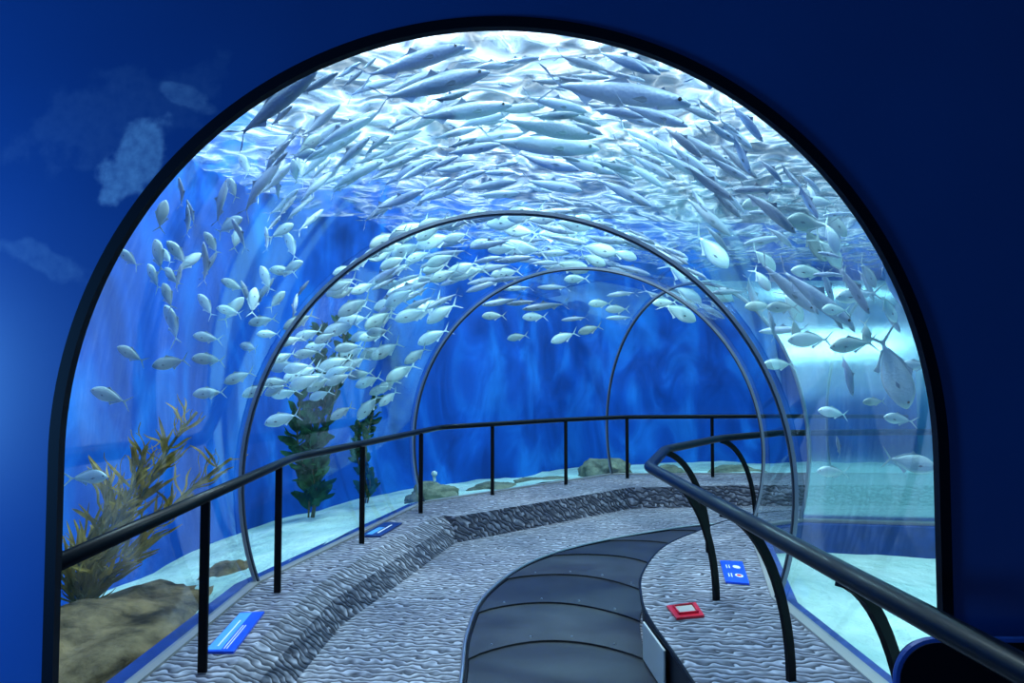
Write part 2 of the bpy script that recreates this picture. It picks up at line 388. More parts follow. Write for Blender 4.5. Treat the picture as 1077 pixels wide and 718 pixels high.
inner_left = [(-1.10, 2.1), (-1.09, 3.6), (-1.05, 4.45), (-.87, 5.15), (-.51, 6.62), (1.34, 8.22), (2.8, 8.40), (4.2, 8.42), (7.0, 8.3)]
left_feet = [foot(i, -1) for i in range(6)]
bm = bmesh.new()
fl_ = [(p.x, p.y) for p in reversed([foot(i, -1, .02) for i in range(6)])]
near = [(-1.10, 2.1), (-1.09, 3.6), (-1.05, 4.45), (-.87, 5.15), (-.54, 6.50)]
neart = [(-1.26, 2.1), (-1.24, 3.6), (-1.20, 4.50), (-1.05, 5.22), (-.75, 6.45)]
far_ = [(-.51, 6.58)] + inner_left[5:]
prism(bm, far_ + fl_[:-1] + [(-1.55, 4.9), (-.98, 6.9), (-.62, 6.62)], 0.0, KERB)
bm2 = bmesh.new()
def lv(pts, z, dx=0):
    return [bm2.verts.new((x, y, z)) for x, y in pts]
lo = lv(near + [(-.5, 6.62)], 0); mi = lv([((a[0] * .62 + b[0] * .38), (a[1] * .62 + b[1] * .38)) for a, b in zip(near, neart)] + [(-.52, 6.625)], KERB * .62); hi = lv(neart + [(-.62, 6.64)], KERB - .001)
gl_ = lv([(-1.62, 2.1), (-1.62, 3.6), (-1.60, 4.50), (-1.42, 5.3), (-1.1, 6.6), (-.98, 6.9)], KERB - .001)
for A_, B_ in ((lo, mi), (mi, hi), (hi, gl_)):
    for q in range(5): bm2.faces.new((A_[q], A_[q + 1], B_[q + 1], B_[q]))
bmesh.ops.recalc_face_normals(bm2, faces=bm2.faces[:])
if sum(f.normal.z for f in bm2.faces) < 0: bmesh.ops.reverse_faces(bm2, faces=bm2.faces[:])
tmp = bpy.data.meshes.new('tmp'); bm2.to_mesh(tmp); bm2.free(); bm.from_mesh(tmp)
kl = mesh_obj('ledge', bm, CARPET); tag(kl, 'raised ledge on the left covered in grey ripple carpet', 'ledge')

inner_right = [(.80, -.6), (.79, 2.0), (.765, 3.2), (.735, 3.85), (.76, 4.25), (.86, 4.75), (1.13, 5.42), (1.50, 5.93), (1.97, 6.45), (2.6, 6.84), (4.2, 6.92), (7.0, 6.70)]
rin = cat_path(inner_right, 6)
rout = [(p.x, p.y) for p in reversed([foot(i, 1, .02) for i in range(6)])]
bm = bmesh.new()
prism(bm, [(p.x, p.y) for p in rin] + rout + [(1.50, 2.06), (1.175, 2.06), (1.175, -.6)], KERB - .02, KERB)
t = empty('bench', (1.1, 4, 0)); tag(t, 'low platform on the inner bend topped with grey ripple carpet', 'platform')
def reparent(o, t):
    o.parent = t; o.matrix_parent_inverse = Matrix.Translation(-Vector(t.location)) if False else Matrix.Identity(4)
    for v in o.data.vertices: v.co -= Vector(t.location)
    return o
o = mesh_obj('carpet_top', bm, CARPET); reparent(o, t)
bm = bmesh.new()
prism(bm, [(p.x, p.y) for p in offset_path(rin, .012)] + rout + [(1.50, 2.06), (1.17, 2.06), (1.17, -.6)], 0, KERB - .02)
o = mesh_obj('side', bm, BENCHSIDE); reparent(o, t)
bm = bmesh.new(); tube(bm, [(p.x, p.y, KERB - .006) for p in rin[:-1]], .010, .012, 6); o = mesh_obj('edge_trim', bm, RAILMAT); reparent(o, t)
bm = bmesh.new(); box(bm, .722, 3.70, .115, .012, .40, .20, rz=R_(4)); bevel_all(bm, .003, 1)
o = mesh_obj('cover_plate', bm, WHITEPL); reparent(o, t); o['label'] = 'pale grey cover plate'

# moving walkway : overlapping crescent plates between steel edge (outer) and platform (inner)
outer_c = cat_path([(-.24, -.6), (-.245, 2.0), (-.24, 3.56), (-.25, 4.3), (-.16, 5.05), (.17, 5.87), (.71, 6.49), (1.5, 7.05), (2.1, 7.32), (3.2, 7.50), (5, 7.50)], 8)
inner_c = offset_path(rin, -.004)
def resample(P, n):
    L = [0]
    for a, b in zip(P, P[1:]): L.append(L[-1] + (b - a).length)
    out = []; j = 0
    for k in range(n):
        s = L[-1] * k / (n - 1)
        while j < len(L) - 2 and L[j + 1] < s: j += 1
        out.append(P[j].lerp(P[j + 1], (s - L[j]) / max(1e-9, L[j + 1] - L[j])))
    return out
t = empty('moving_walkway', (.3, 4, 0)); tag(t, 'dark moving walkway of overlapping curved plates with steel edging', 'walkway')
NP = 15; M = 20
# matched stations: pair points by fraction of curve up to the visible end
def staged(P, xmax):
    i = next(k for k, p in enumerate(P) if p.y > 4.1)
    n1 = int(NP * M * .46); j = max(k for k, p in enumerate(P) if p.x < xmax)
    return resample(P[:i + 1], n1)[:-1] + resample(P[i:j + 1], NP * M + 2 - n1)
oc = staged(outer_c, 4.3); ic = staged(inner_c, 4.2)
def ruled(s, u):
    s = max(0, min(NP * M, s)); i = int(s); f = s - i; j = min(i + 1, NP * M)
    return oc[i].lerp(oc[j], f).lerp(ic[i].lerp(ic[j], f), u)
for k in range(1, NP):
    bm = bmesh.new(); nu = 14; ns = 5; grid = []
    for a in range(ns + 1):
        row = []
        for b in range(nu + 1):
            u = b / nu; bulge = .42 * math.sin(PI * u) ** .8
            s = (k + bulge + a / ns * 1.04) * M - M * .5
            p = ruled(s, u)
            zt = .016 - .011 * a / ns
            row.append(bm.verts.new((p.x - .3, p.y - 4, zt)))
        grid.append(row)
    for a in range(ns):
        for b in range(nu):
            bm.faces.new((grid[a][b], grid[a][b + 1], grid[a + 1][b + 1], grid[a + 1][b]))
    lo = [bm.verts.new((v.co.x, v.co.y, .0005)) for v in grid[0]]
    for b in range(nu): bm.faces.new((lo[b], lo[b + 1], grid[0][b + 1], grid[0][b]))
    bmesh.ops.recalc_face_normals(bm, faces=bm.faces[:])
    if sum(f.normal.z for f in bm.faces) < 0: bmesh.ops.reverse_faces(bm, faces=bm.faces[:])
    pl = mesh_obj('plate', bm, PLATE if k % 2 else PLATE2, t)
    if k < 10:
        for u in (.14, .36, .60, .84):
            bm = bmesh.new()
            bulge = .42 * math.sin(PI * u) ** .8
            p = ruled((k + bulge + .1) * M - M * .5, u)
            bmesh.ops.create_cone(bm, cap_ends=True, segments=8, radius1=.008, radius2=.005, depth=.006, matrix=Matrix.Translation((p.x - .3, p.y - 4, .018)))
            mesh_obj('screw', bm, STEEL, pl)
bm = bmesh.new(); tube(bm, [(p.x - .3, p.y - 4, .012) for p in offset_path(oc, -.014)], .012, .014, 8)
mesh_obj('steel_edging', bm, STEEL, t, smooth=True)
bm = bmesh.new(); tube(bm, [(p.x - .3, p.y - 4, .006) for p in offset_path(oc, .006)], .012, .012, 6)
mesh_obj('brush_seal', bm, BLACKRUB, t)

# glazing channels + outside footings
def strip(side, lab, d0, d1, z0, z1, mat, name, kind='structure'):
    A = [foot(i, side, d0) for i in range(6)]; B = [foot(i, side, d1) for i in range(6)]
    bm = bmesh.new(); prism(bm, [(p.x, p.y) for p in A] + [(p.x, p.y) for p in reversed(B)], z0, z1)
    o = mesh_obj(name, bm, mat); tag(o, lab, kind=kind); return o
strip(-1, 'pale metal glazing channel at the foot of the left glass', -.035, .022, KERB - .01, KERB + .012, CHANNEL, 'trim_2')
strip(1, 'pale metal glazing channel at the foot of the right glass', -.045, .022, KERB - .01, KERB + .014, CHANNEL, 'trim_3')
strip(-1, 'blue painted footing outside the left glass', .022, .13, -.3, KERB - .012, BLUEFOOT, 'trim_4')
strip(1, 'blue painted footing outside the right glass', .022, .10, -.3, KERB - .012, BLUEFOOT, 'trim_5')

# ------------------------------------------------------------------ tank shell
SURFZ = 3.5
lw = cat_path([(-3.3, 2.08), (-3.15, 4.0), (-2.98, 5.65), (-2.90, 6.6), (-2.64, 7.8), (-2.12, 8.9), (-1.44, 10.1), (.13, 11.3)], 6)
def wall(P, z0, z1, name, mat, lab, thick=.12, side=-1):
    O = offset_path(P, thick * side); bm = bmesh.new()
    prism(bm, [(p.x, p.y) for p in P] + [(p.x, p.y) for p in reversed(O)], z0, z1)
    o = mesh_obj(name, bm, mat); tag(o, lab, kind='structure'); return o
wall(lw, -.5, 4.3, 'wall_left', BLUEWALL, 'royal blue tank wall behind the fish on the left')
bwp = cat_path([(.13, 11.3), (1.6, 12.6), (4.6, 13.0), (8.1, 12.6)], 8)
wall(bwp, -.5, 4.3, 'wall_back', BLUEWALL, 'royal blue tank wall at the far end')
wall([Vector((7.2, 12.8, 0)), Vector((7.2, 2.08, 0))], -.5, 4.3, 'wall_right', TEALWALL, 'blue-green tank wall on the right')

def sand_strip(side, Wp, name, lab, zf):
    Fp = resample([foot(i, side, .10) for i in range(6)], 90) if True else None
    Wr = resample(Wp, 90); bm = bmesh.new(); nu = 26; prev = None
    for i in range(90):
        row = []
        for k in range(nu + 1):
            u = k / nu; p = Fp[i].lerp(Wr[i], u)
            z = zf(p, u) + .05 * noise.noise(Vector((p.x * 1.2, p.y * 1.2, 3))) + .02 * noise.noise(Vector((p.x * 5, p.y * 5, 0)))
            row.append(bm.verts.new((p.x, p.y, z)))
        if prev:
            for k in range(nu): bm.faces.new((prev[k], prev[k + 1], row[k + 1], row[k]))
        prev = row
    bmesh.ops.recalc_face_normals(bm, faces=bm.faces[:])
    if sum(f.normal.z for f in bm.faces) < 0: bmesh.ops.reverse_faces(bm, faces=bm.faces[:])
    o = mesh_obj(name, bm, SAND, smooth=True); tag(o, lab, kind='structure'); return o
def zl(p, u):
    z = .22 - .29 * u
    if p.y < 4.8: z -= .16 * min(1, (4.8 - p.y) / 1.0) * (1 - u)
    return z
sand_strip(-1, lw + bwp[1:-4], 'ground_left', 'pale sand bed outside the left and far glass', zl)
sand_strip(1, [Vector((7.15, 2.1, 0)), Vector((7.15, 3.0, 0)), Vector((7.15, 4.5, 0)), Vector((7.15, 6.1, 0))], 'ground_right', 'pale sand bed outside the right glass', lambda p, u: .02 + .06 * math.sin(p.x * 1.3))

# water surface
bm = bmesh.new(); nx, ny = 150, 150; g = []
for i in range(nx + 1):
    row = []
    for j in range(ny + 1):
        x = -3.6 + 11.0 * i / nx; y = 2.04 + 11.3 * j / ny
        z = .035 * math.sin(2.1 * x + 1.3 * y) + .03 * math.sin(3.7 * y - 1.9 * x + 1) + .10 * noise.noise(Vector((x * 1.1, y * 1.6, 0))) + .05 * noise.noise(Vector((x * 3, y * 4, 5)))
        row.append(bm.verts.new((x, y, SURFZ + z)))
    g.append(row)
for i in range(nx):
    for j in range(ny): bm.faces.new((g[i][j], g[i + 1][j], g[i + 1][j + 1], g[i][j + 1]))
o = mesh_obj('water_surface', bm, SURF, smooth=True); tag(o, 'rippling water surface over the tunnel, seen from below', kind='structure')
# body of water (volume between surface and tunnel glass; the opaque shell closes the rest)
bm = bmesh.new()
v = [bm.verts.new(c) for c in ((-3.6, 2.05, SURFZ - .2), (7.5, 2.05, SURFZ - .2), (7.5, 13.3, SURFZ - .2), (-3.6, 13.3, SURFZ - .2))]
bm.faces.new(v)
VR = RAD + .012
for i in range(len(rings) - 1):
    prev = None
    for k in range(NS + 1):
        a = A0 + (A1 - A0) * k / NS
        cur = (bm.verts.new(ring_pt(i, a, VR)), bm.verts.new(ring_pt(i + 1, a, VR)))
        if prev:
            f = bm.faces.new((prev[0], prev[1], cur[1], cur[0]))
            f.normal_update(); c = (prev[0].co + cur[1].co) / 2; mid = Vector(((rings[i][0][0] + rings[i + 1][0][0]) / 2, (rings[i][0][1] + rings[i + 1][0][1]) / 2, CZ))
            if f.normal.dot(mid - c) < 0: f.normal_flip()
        prev = cur
me = bpy.data.meshes.new('water'); bm.to_mesh(me); bm.free(); me.materials.append(VOL)
o = bpy.data.objects.new('water', me); col.objects.link(o); tag(o, 'clear blue water filling the tank', kind='structure')
# hall ceiling above the tank
bm = bmesh.new(); box(bm, 2, 7.6, 7.6, 13, 13, .1); o = mesh_obj('ceiling', bm, CONCRETE); tag(o, 'pale ceiling of the hall above the tank', kind='structure')

# ------------------------------------------------------------------ handrails
def rail_pts(pts, z, n=6, it=3):
    return [Vector((p[0], p[1], z)) for p in smooth_path([(a, b, 0) for a, b in pts], it=it)]
def z3(P, z, t): return [Vector((p.x, p.y, z)) - Vector(t.location) for p in P]
RZ = 1.0
t = empty('handrail', (-1.3, 4, KERB)); tag(t, 'long black handrail on straight posts along the left ledge', 'handrail')
def sharp(pts, r=.18):
    out = [Vector((*pts[0], 0))]
    for i in range(1, len(pts) - 1):
        a, b, c = Vector((*pts[i - 1], 0)), Vector((*pts[i], 0)), Vector((*pts[i + 1], 0))
        p = b + (a - b).normalized() * r; q = b + (c - b).normalized() * r
        for k in range(5):
            u = k / 4; out.append(p * (1 - u) ** 2 + b * 2 * u * (1 - u) + q * u * u)
    out.append(Vector((*pts[-1], 0))); return out
lr = sharp([(-1.315, 2.045), (-1.42, 4.65), (-.72, 7.25), (.63, 8.42), (1.40, 8.92), (3.3, 9.10), (5.0, 9.05)], .14)
bm = bmesh.new(); tube(bm, z3(lr, RZ, t), .030, .026, 14); mesh_obj('rail', bm, RAILMAT, t, smooth=True)
for (x, y) in ((-1.35, 3.17), (-1.395, 4.30), (-1.15, 5.52), (-.85, 6.70), (-.21, 7.70), (.63, 8.40), (1.43, 8.91), (2.52, 9.02)):
    bm = bmesh.new(); box(bm, x + 1.3, y - 4, (RZ - .01 + KERB) / 2 - KERB, .040, .018, RZ - .02 - KERB + .0); bevel_all(bm, .003, 1)
    mesh_obj('post', bm, POSTMAT, t)
t = empty('handrail', (1.0, 4, KERB)); tag(t, 'black handrail on bowed posts along the right platform, bent at the corner', 'handrail')
rr = sharp([(1.02, -.3), (.945, 1.4), (.90, 2.2), (.80, 4.20), (1.10, 5.15), (1.74, 6.02), (2.45, 6.56), (4.2, 6.70)], .10)
bm = bmesh.new(); tube(bm, z3(rr, RZ, t), .036, .029, 14); mesh_obj('rail', bm, RAILMAT, t, smooth=True)
for (bx_, by_, tx, ty) in ((1.19, 1.1, .955, 1.05), (1.19, 2.16, .905, 2.0), (1.19, 3.10, .86, 2.95), (1.18, 4.18, .83, 3.98), (1.44, 5.28, 1.10, 5.13), (2.15, 6.36, 1.76, 6.03)):
    P = []
    for k in range(15):
        u = k / 14; th = u * PI / 2 * .92
        P.append(Vector((bx_ + (tx - bx_) * (1 - math.cos(th)) / (1 - math.cos(PI / 2 * .92)), by_ + (ty - by_) * (1 - math.cos(th)) / (1 - math.cos(PI / 2 * .92)),
                         KERB + (RZ - .02 - KERB) * math.sin(th) / math.sin(PI / 2 * .92))) - Vector(t.location))
    # flat bar section swept along the bow
    bm = bmesh.new(); prev = None; dirn = Vector((tx - bx_, ty - by_, 0)).normalized(); sd = Vector((-dirn.y, dirn.x, 0))
    for i, p in enumerate(P):
        tg = (P[min(i + 1, 14)] - P[max(i - 1, 0)]).normalized(); nn = tg.cross(sd).normalized()
        cur = [bm.verts.new(p + sd * a * .010 + nn * b * .020) for a, b in ((-1, -1), (1, -1), (1, 1), (-1, 1))]
        if prev:
            for q in range(4): bm.faces.new((prev[q], prev[(q + 1) % 4], cur[(q + 1) % 4], cur[q]))
        else: bm.faces.new(cur[::-1])
        prev = cur
    bm.faces.new(prev); bmesh.ops.recalc_face_normals(bm, faces=bm.faces[:])
    mesh_obj('post', bm, POSTMAT, t)

# dark end panel with blue edging at lower right
t = empty('end_panel', (1.35, 1.93, KERB)); tag(t, 'black end panel with rounded blue edging beneath the right side of the entry arch', 'panel')
def rounded_panel(x0, x1, z0, z1, r):
    pts = [(x0, z0)] + [(x0 + r - r * math.cos(PI / 2 * k / 10), z1 - r + r * math.sin(PI / 2 * k / 10)) for k in range(11)] + [(x1, z1), (x1, z0)]
    return pts
pp = rounded_panel(1.020 - 1.35, 1.70 - 1.35, 0, .60, .10)
bm = bmesh.new()
a = [bm.verts.new((x, -.02, z)) for x, z in pp]; b = [bm.verts.new((x, .02, z)) for x, z in pp]
bm.faces.new(a); bm.faces.new(b[::-1])
for i in range(len(pp)): bm.faces.new((a[i], b[i], b[(i + 1) % len(pp)], a[(i + 1) % len(pp)]))
bmesh.ops.recalc_face_normals(bm, faces=bm.faces[:]); mesh_obj('panel', bm, BLACKRUB, t)
bm = bmesh.new(); tube(bm, [(x, -.005, z) for x, z in pp[:12]] + [(pp[12][0], -.005, pp[12][1])], .012, .012, 8); o = mesh_obj('edging', bm, BLUEFOOT, t); o['label'] = 'blue edging'

# ------------------------------------------------------------------ signs
def sign(corners, z, base_mat, label, extra):
    """corners: four plan points (x,y) near-left, near-right, far-right, far-left"""
    C = [Vector((*c, 0)) for c in corners]; cen = sum(C, Vector()) / 4
    t = empty('information_sign', (cen.x, cen.y, z)); tag(t, label, 'sign')
    def P(u, v, zz): 
        p = C[0].lerp(C[1], u).lerp(C[3].lerp(C[2], u), v) - cen; return Vector((p.x, p.y, zz))
    def slab(name, u0, v0, u1, v1, z0, z1, mat):
        bm = bmesh.new()
        q = [P(u0, v0, 0), P(u1, v0, 0), P(u1, v1, 0), P(u0, v1, 0)]
        prism(bm, [(p.x, p.y) for p in q], z0, z1); return mesh_obj(name, bm, mat, t)
    slab('board', 0, 0, 1, 1, 0, .012, base_mat)
    extra(slab, P, t)
    return t
def ex_left(slab, P, t):
    slab('light_band', .03, .03, .52, .97, .012, .014, SIGNLIGHT)
    for u in (.58, .68): slab('text_line', u, .05, u + .035, .62, .012, .014, SIGNWHITE)
    slab('text_line', .30, .10, .35, .75, .014, .0155, SIGNWHITE)
sign([(-1.437, 3.39), (-1.30, 3.39), (-1.35, 3.95), (-1.475, 3.93)], KERB, SIGNBLUE, 'blue and light blue information sign flat on the near left ledge', ex_left)
def ex_far(slab, P, t):
    slab('light_band', .2, .1, .5, .6, .012, .014, SIGNLIGHT)
    slab('text_line', .6, .2, .68, .8, .012, .014, SIGNWHITE)
sign([(-1.22, 5.75), (-1.05, 5.75), (-.95, 6.25), (-1.11, 6.28)], KERB, SIGNNAVY, 'small navy information sign flat on the ledge below the left handrail, farther away', ex_far)
def ex_right(slab, P, t):
    # two rows: white figures beside a white blob and a red-and-white blob
    for v, mat in ((.70, SIGNWHITE), (.30, SIGNWHITE)):
        bm = bmesh.new(); c = P(.66, v, .0135)
        bmesh.ops.create_uvsphere(bm, u_segments=14, v_segments=6, radius=1, matrix=Matrix.Translation(c) @ Matrix.Diagonal((.024, .040, .0015, 1)))
        o = mesh_obj('fish_picture', bm, mat, t)
        if v < .5:
            bm = bmesh.new(); c = P(.66, v, .0142)
            bmesh.ops.create_uvsphere(bm, u_segments=14, v_segments=6, radius=1, matrix=Matrix.Translation(c) @ Matrix.Diagonal((.017, .026, .0015, 1)))
            mesh_obj('red_mark', bm, SIGNRED, o)
        for u in (.2, .32): slab('numeral', u, v - .08, u + .04, v + .08, .012, .014, SIGNWHITE)
sign([(1.33, 4.50), (1.465, 4.46), (1.585, 4.97), (1.44, 5.0)], KERB + .002, SIGNBLUE, 'blue sign with two rows of white marks on the right platform', ex_right)
def ex_red(slab, P, t):
    slab('pale_insert', .22, .25, .80, .78, .012, .016, SIGNPINK)
    for (u0, v0, u1, v1) in ((.16, .19, .86, .23), (.16, .80, .86, .84), (.16, .19, .20, .84), (.82, .19, .86, .84)): slab('raised_border', u0, v0, u1, v1, .012, .024, SIGNRED)
s = sign([(.872, 3.84), (1.03, 3.88), (1.04, 4.10), (.862, 4.04)], KERB + .002, SIGNRED, 'red framed plaque with a pale centre on the right platform', ex_red)
s.name = 'plaque'; s['category'] = 'plaque'

# ------------------------------------------------------------------ rocks
def rock(loc, size, mat, label, seed, rz=0, group=None):
    bm = bmesh.new(); bmesh.ops.create_icosphere(bm, subdivisions=5, radius=1)
    for v in bm.verts:
        n = v.co.normalized(); d = 1 + .28 * noise.noise(n * 1.3 + Vector((seed, 0, 0))) + .14 * noise.noise(n * 3.1 + Vector((0, seed, 0))) + .06 * noise.noise(n * 8 + Vector((0, 0, seed))) + .03 * noise.noise(n * 19)
        v.co = Vector((n.x * d * size[0], n.y * d * size[1], n.z * d * size[2]))
    o = mesh_obj('rock', bm, mat, smooth=True); o.location = loc; o.rotation_euler = (0, 0, rz)
    tag(o, label, 'rock', group); return o
rock((-2.33, 3.85, -.02), (.60, 1.05, .27), ROCKB, 'large brown rock behind the glass in the bottom left corner', 1.3)
rock((-2.85, 2.5, -.02), (.28, .28, .32), ROCKB, 'dark brown rock against the entry wall, left of the large one', 4.1)
rock((-2.05, 5.25, .0), (.26, .30, .16), ROCKB, 'brown rock behind the big one, at the edge of the sand', 7.7)
g = 'low rocks along the far glass'
rock((-.88, 7.98, .17), (.30, .24, .17), ROCKG, 'rounded mossy rock just beyond the fourth straight rail post', 9.1)
rock((-.20, 8.60, .15), (.32, .26, .10), ROCKG, 'flat olive rock outside the glass behind the fifth straight rail post', 2.2)
rock((.45, 9.15, .12), (.50, .3, .10), ROCKG, 'long low grey rock outside the far glass by the sixth straight rail post', 5.2)
rock((1.30, 9.75, .15), (.36, .35, .24), ROCKG, 'domed grey-green rock behind the foot of the farthest arch rib', 6.4)
rock((2.15, 9.80, .12), (.28, .26, .16), ROCKG, 'low grey rock between the last two straight rail posts', 8.4)
rock((3.1, 9.95, .12), (.42, .3, .14), ROCKG, 'long mossy rock behind the last straight rail post', 3.9)
# small pale coral knob on the mossy rock
t = empty('coral', (-.86, 7.95, .36)); tag(t, 'small pale round coral knob on the mossy rock', 'coral')
CORAL = principled('pale_coral', (.6, .8, .78), .8, bump=.6, bump_scale=60)
bm = bmesh.new(); tube(bm, [(0, 0, -.06), (.004, 0, 0), (-.004, 0, .05)], .016, n=8); mesh_obj('stalk', bm, CORAL, t, smooth=True)
bm = bmesh.new(); bmesh.ops.create_icosphere(bm, subdivisions=3, radius=.034, matrix=Matrix.Translation((0, 0, .075)))
for v in bm.verts: v.co += v.normal * .008 * noise.noise(v.co * 60)
mesh_obj('head', bm, CORAL, t, smooth=True)

# ------------------------------------------------------------------ kelp
def leaf_mat(name, a, b_):
    m, nt, out = new_mat(name); L = nt.links.new
    tc = N(nt, 'TexCoord'); n1 = N(nt, 'TexNoise', Scale=6.0, Detail=4.0); L(tc.outputs['Object'], n1.inputs['Vector'])
    r = ramp(nt, n1.outputs['Fac'], [(.35, a), (.65, b_)])
    d = N(nt, 'BsdfDiffuse'); tr = N(nt, 'BsdfTranslucent'); L(r.outputs[0], d.inputs[0]); L(r.outputs[0], tr.inputs[0])
    mx = N(nt, 'MixShader'); mx.inputs[0].default_value = .35; L(d.outputs[0], mx.inputs[1]); L(tr.outputs[0], mx.inputs[2]); L(mx.outputs[0], out.inputs[0]); return m
KELPB = leaf_mat('olive_kelp', (.26, .18, .04), (.60, .44, .10)); KELPG = leaf_mat('green_kelp', (.012, .06, .03), (.05, .18, .07))
STEMM = principled('kelp_stem', (.12, .11, .03), .6)
def blade(bm, base, direction, length, width, rnd, sag=.25):
    d = direction.normalized(); side = d.cross(Vector((rnd.uniform(-1, 1), rnd.uniform(-1, 1), rnd.uniform(-.4, .4)))).normalized()
    up = side.cross(d); prev = None; n = 7; ph = rnd.uniform(0, 6)
    for i in range(n + 1):
        u = i / n; w = width * (math.sin(PI * min(1, u * .92 + .06)) ** .7)
        p = base + d * length * u + Vector((0, 0, -sag * length * u * u)) + up * .06 * length * math.sin(u * 7 + ph)
        cur = (bm.verts.new(p - side * w), bm.verts.new(p + up * .004), bm.verts.new(p + side * w))
        if prev:
            bm.faces.new((prev[0], prev[1], cur[1], cur[0])); bm.faces.new((prev[1], prev[2], cur[2], cur[1]))
        prev = cur
def kelp(loc, stems, mat, label, seed, nleaf, ll, lwid, lean=None, sag=.2):
    rnd = random.Random(seed); t = empty('kelp_plant', loc); tag(t, label, 'seaweed')
    for (tx, ty, tz, bend) in stems:
        P = []
        for i in range(17):
            u = i / 16
            P.append(Vector((tx * (u ** bend) + .03 * math.sin(u * 9 + tx * 5), ty * u + .03 * math.cos(u * 7), tz * u)))
        bm = bmesh.new(); tube(bm, P, .010, n=6); mesh_obj('stem', bm, STEMM, t, smooth=True)
        bm = bmesh.new()
        for k in range(nleaf):
            u = rnd.uniform(.08, 1.0); q = P[int(u * 16)]
            tg = (P[min(16, int(u * 16) + 1)] - P[max(0, int(u * 16) - 1)]).normalized()
            a = rnd.uniform(0, 2 * PI); d = Vector((math.cos(a), math.sin(a), 0)) * rnd.uniform(.35, .9) + tg * rnd.uniform(.5, 1.2)
            blade(bm, q, d, ll * rnd.uniform(.6, 1.2) * (1.15 - .4 * u), lwid * rnd.uniform(.6, 1.2), rnd, sag)
        f = mesh_obj('foliage', bm, mat, t, smooth=True)
kelp((-2.62, 4.30, .05), [(.62, .25, 1.25, 1.3), (.40, .1, 1.05, 1.2), (.12, .15, .85, 1.1), (.80, .3, .95, 1.25)], KELPB, 'large olive brown kelp leaning right behind the left glass', 3, 98, .30, .011, sag=.0)
kelp((-2.02, 7.2, .1), [(.05, .1, 1.95, 1), (.18, -.1, 1.6, 1.1), (-.18, .05, 1.25, 1), (.34, .1, 2.05, 1)], KELPG, 'tall dark green kelp column standing in the sand among the fish', 5, 80, .26, .04)
kelp((-1.62, 8.0, .1), [(.03, .05, 1.25, 1), (-.12, .0, .9, 1)], KELPG, 'shorter green kelp standing just right of the tall column', 8, 60, .20, .034)

# ------------------------------------------------------------------ fish
FJ = mat_fish('jack_skin', (.30, .48, .52), (.62, .86, .83), (.78, .95, .92), .19)
FM = mat_fish('mackerel_skin', (.10, .16, .26), (.34, .46, .60), (.62, .74, .84), .11)
FINM = principled('fish_fin', (.16, .24, .30), .6, spec=.1)
EYEM = principled('fish_eye', (.01, .01, .015), .15)
def fish_mesh(name, prof, mat, tailspan, fork, bend, dorsal, anal, pect=.10):
    """prof: (x from nose, half height, half width, z centre); nose toward +X, length 1, tail tip at x=-.5"""
    bm = bmesh.new(); n = 12; ringsv = []
    def by(x): u = .5 - x; return bend * math.sin(u * PI * 1.3) * u * .55
    for (s, hh, ww, zc) in prof:
        x = .5 - s
        ringsv.append([bm.verts.new((x, by(x) + ww * math.cos(2 * PI * k / n), zc + hh * math.sin(2 * PI * k / n))) for k in range(n)])
    for a, b in zip(ringsv, ringsv[1:]):
        for k in range(n): bm.faces.new((a[k], b[k], b[(k + 1) % n], a[(k + 1) % n]))
    x0 = .5 - prof[0][0] + .008
    nose = bm.verts.new((x0, by(x0), prof[0][3]))
    for k in range(n): bm.faces.new((nose, ringsv[0][k], ringsv[0][(k + 1) % n]))
    bm.faces.new(ringsv[-1])
    def fin(pts, th):
        # pts outline in (x,z); thin wedge with thickness th at every point but tips
        c = len(pts); L = [bm.verts.new((x, by(x) - th, z)) for x, z in pts]; Rr = [bm.verts.new((x, by(x) + th, z)) for x, z in pts]
        P = [Vector((x, z, 0)) for x, z in pts]
        for t in tessellate_polygon([P]):
            bm.faces.new([L[i] for i in t]); bm.faces.new([Rr[i] for i in reversed(t)])
        for i in range(c): bm.faces.new((L[i], L[(i + 1) % c], Rr[(i + 1) % c], Rr[i]))
    xe = .5 - prof[-1][0]; pe = prof[-1][1]
    fin([(xe + .02, -pe * .8), (xe - .03, -pe * 1.6), (-.5 + fork * .35, -tailspan * .8), (-.5, -tailspan), (-.5 + fork * .55, -tailspan * .45), (-.5 + fork, 0), (-.5 + fork * .55, tailspan * .45), (-.5, tailspan), (-.5 + fork * .35, tailspan * .8), (xe - .03, pe * 1.6), (xe + .02, pe * .8)], .0035)
    fin(dorsal, .0035); fin(anal, .0035)
    for sd in (-1, 1):
        w = max(p[2] for p in prof) * .8
        a = [bm.verts.new(v) for v in ((.24, sd * w, -.02), (.24 - pect * .5, sd * (w + .016), -.010), (.24 - pect, sd * (w + .022), -.035), (.24 - pect * .45, sd * (w + .010), -.045))]
        b = [bm.verts.new(v.co + Vector((0, -sd * .004, -.003))) for v in a]
        ff = [bm.faces.new(a), bm.faces.new(b[::-1])]
        ff += [bm.faces.new((a[i], a[(i + 1) % 4], b[(i + 1) % 4], b[i])) for i in range(4)]
        for f in ff: f.material_index = 1
    bmesh.ops.recalc_face_normals(bm, faces=bm.faces[:])
    me = bpy.data.meshes.new(name); bm.to_mesh(me); bm.free(); me.materials.append(mat); me.materials.append(FINM)
    for p in me.polygons: p.use_smooth = len(p.vertices) == 4 and p.area > 1e-4 and p.material_index == 0
    return me
JP = [(.01, .016, .012, -.02), (.04, .055, .028, -.014), (.09, .095, .040, -.006), (.16, .130, .048, .0), (.24, .154, .052, .002), (.33, .162, .050, 0), (.43, .148, .044, 0), (.53, .114, .034, .002), (.63, .070, .022, .003), (.71, .034, .013, .002), (.78, .017, .008, 0)]
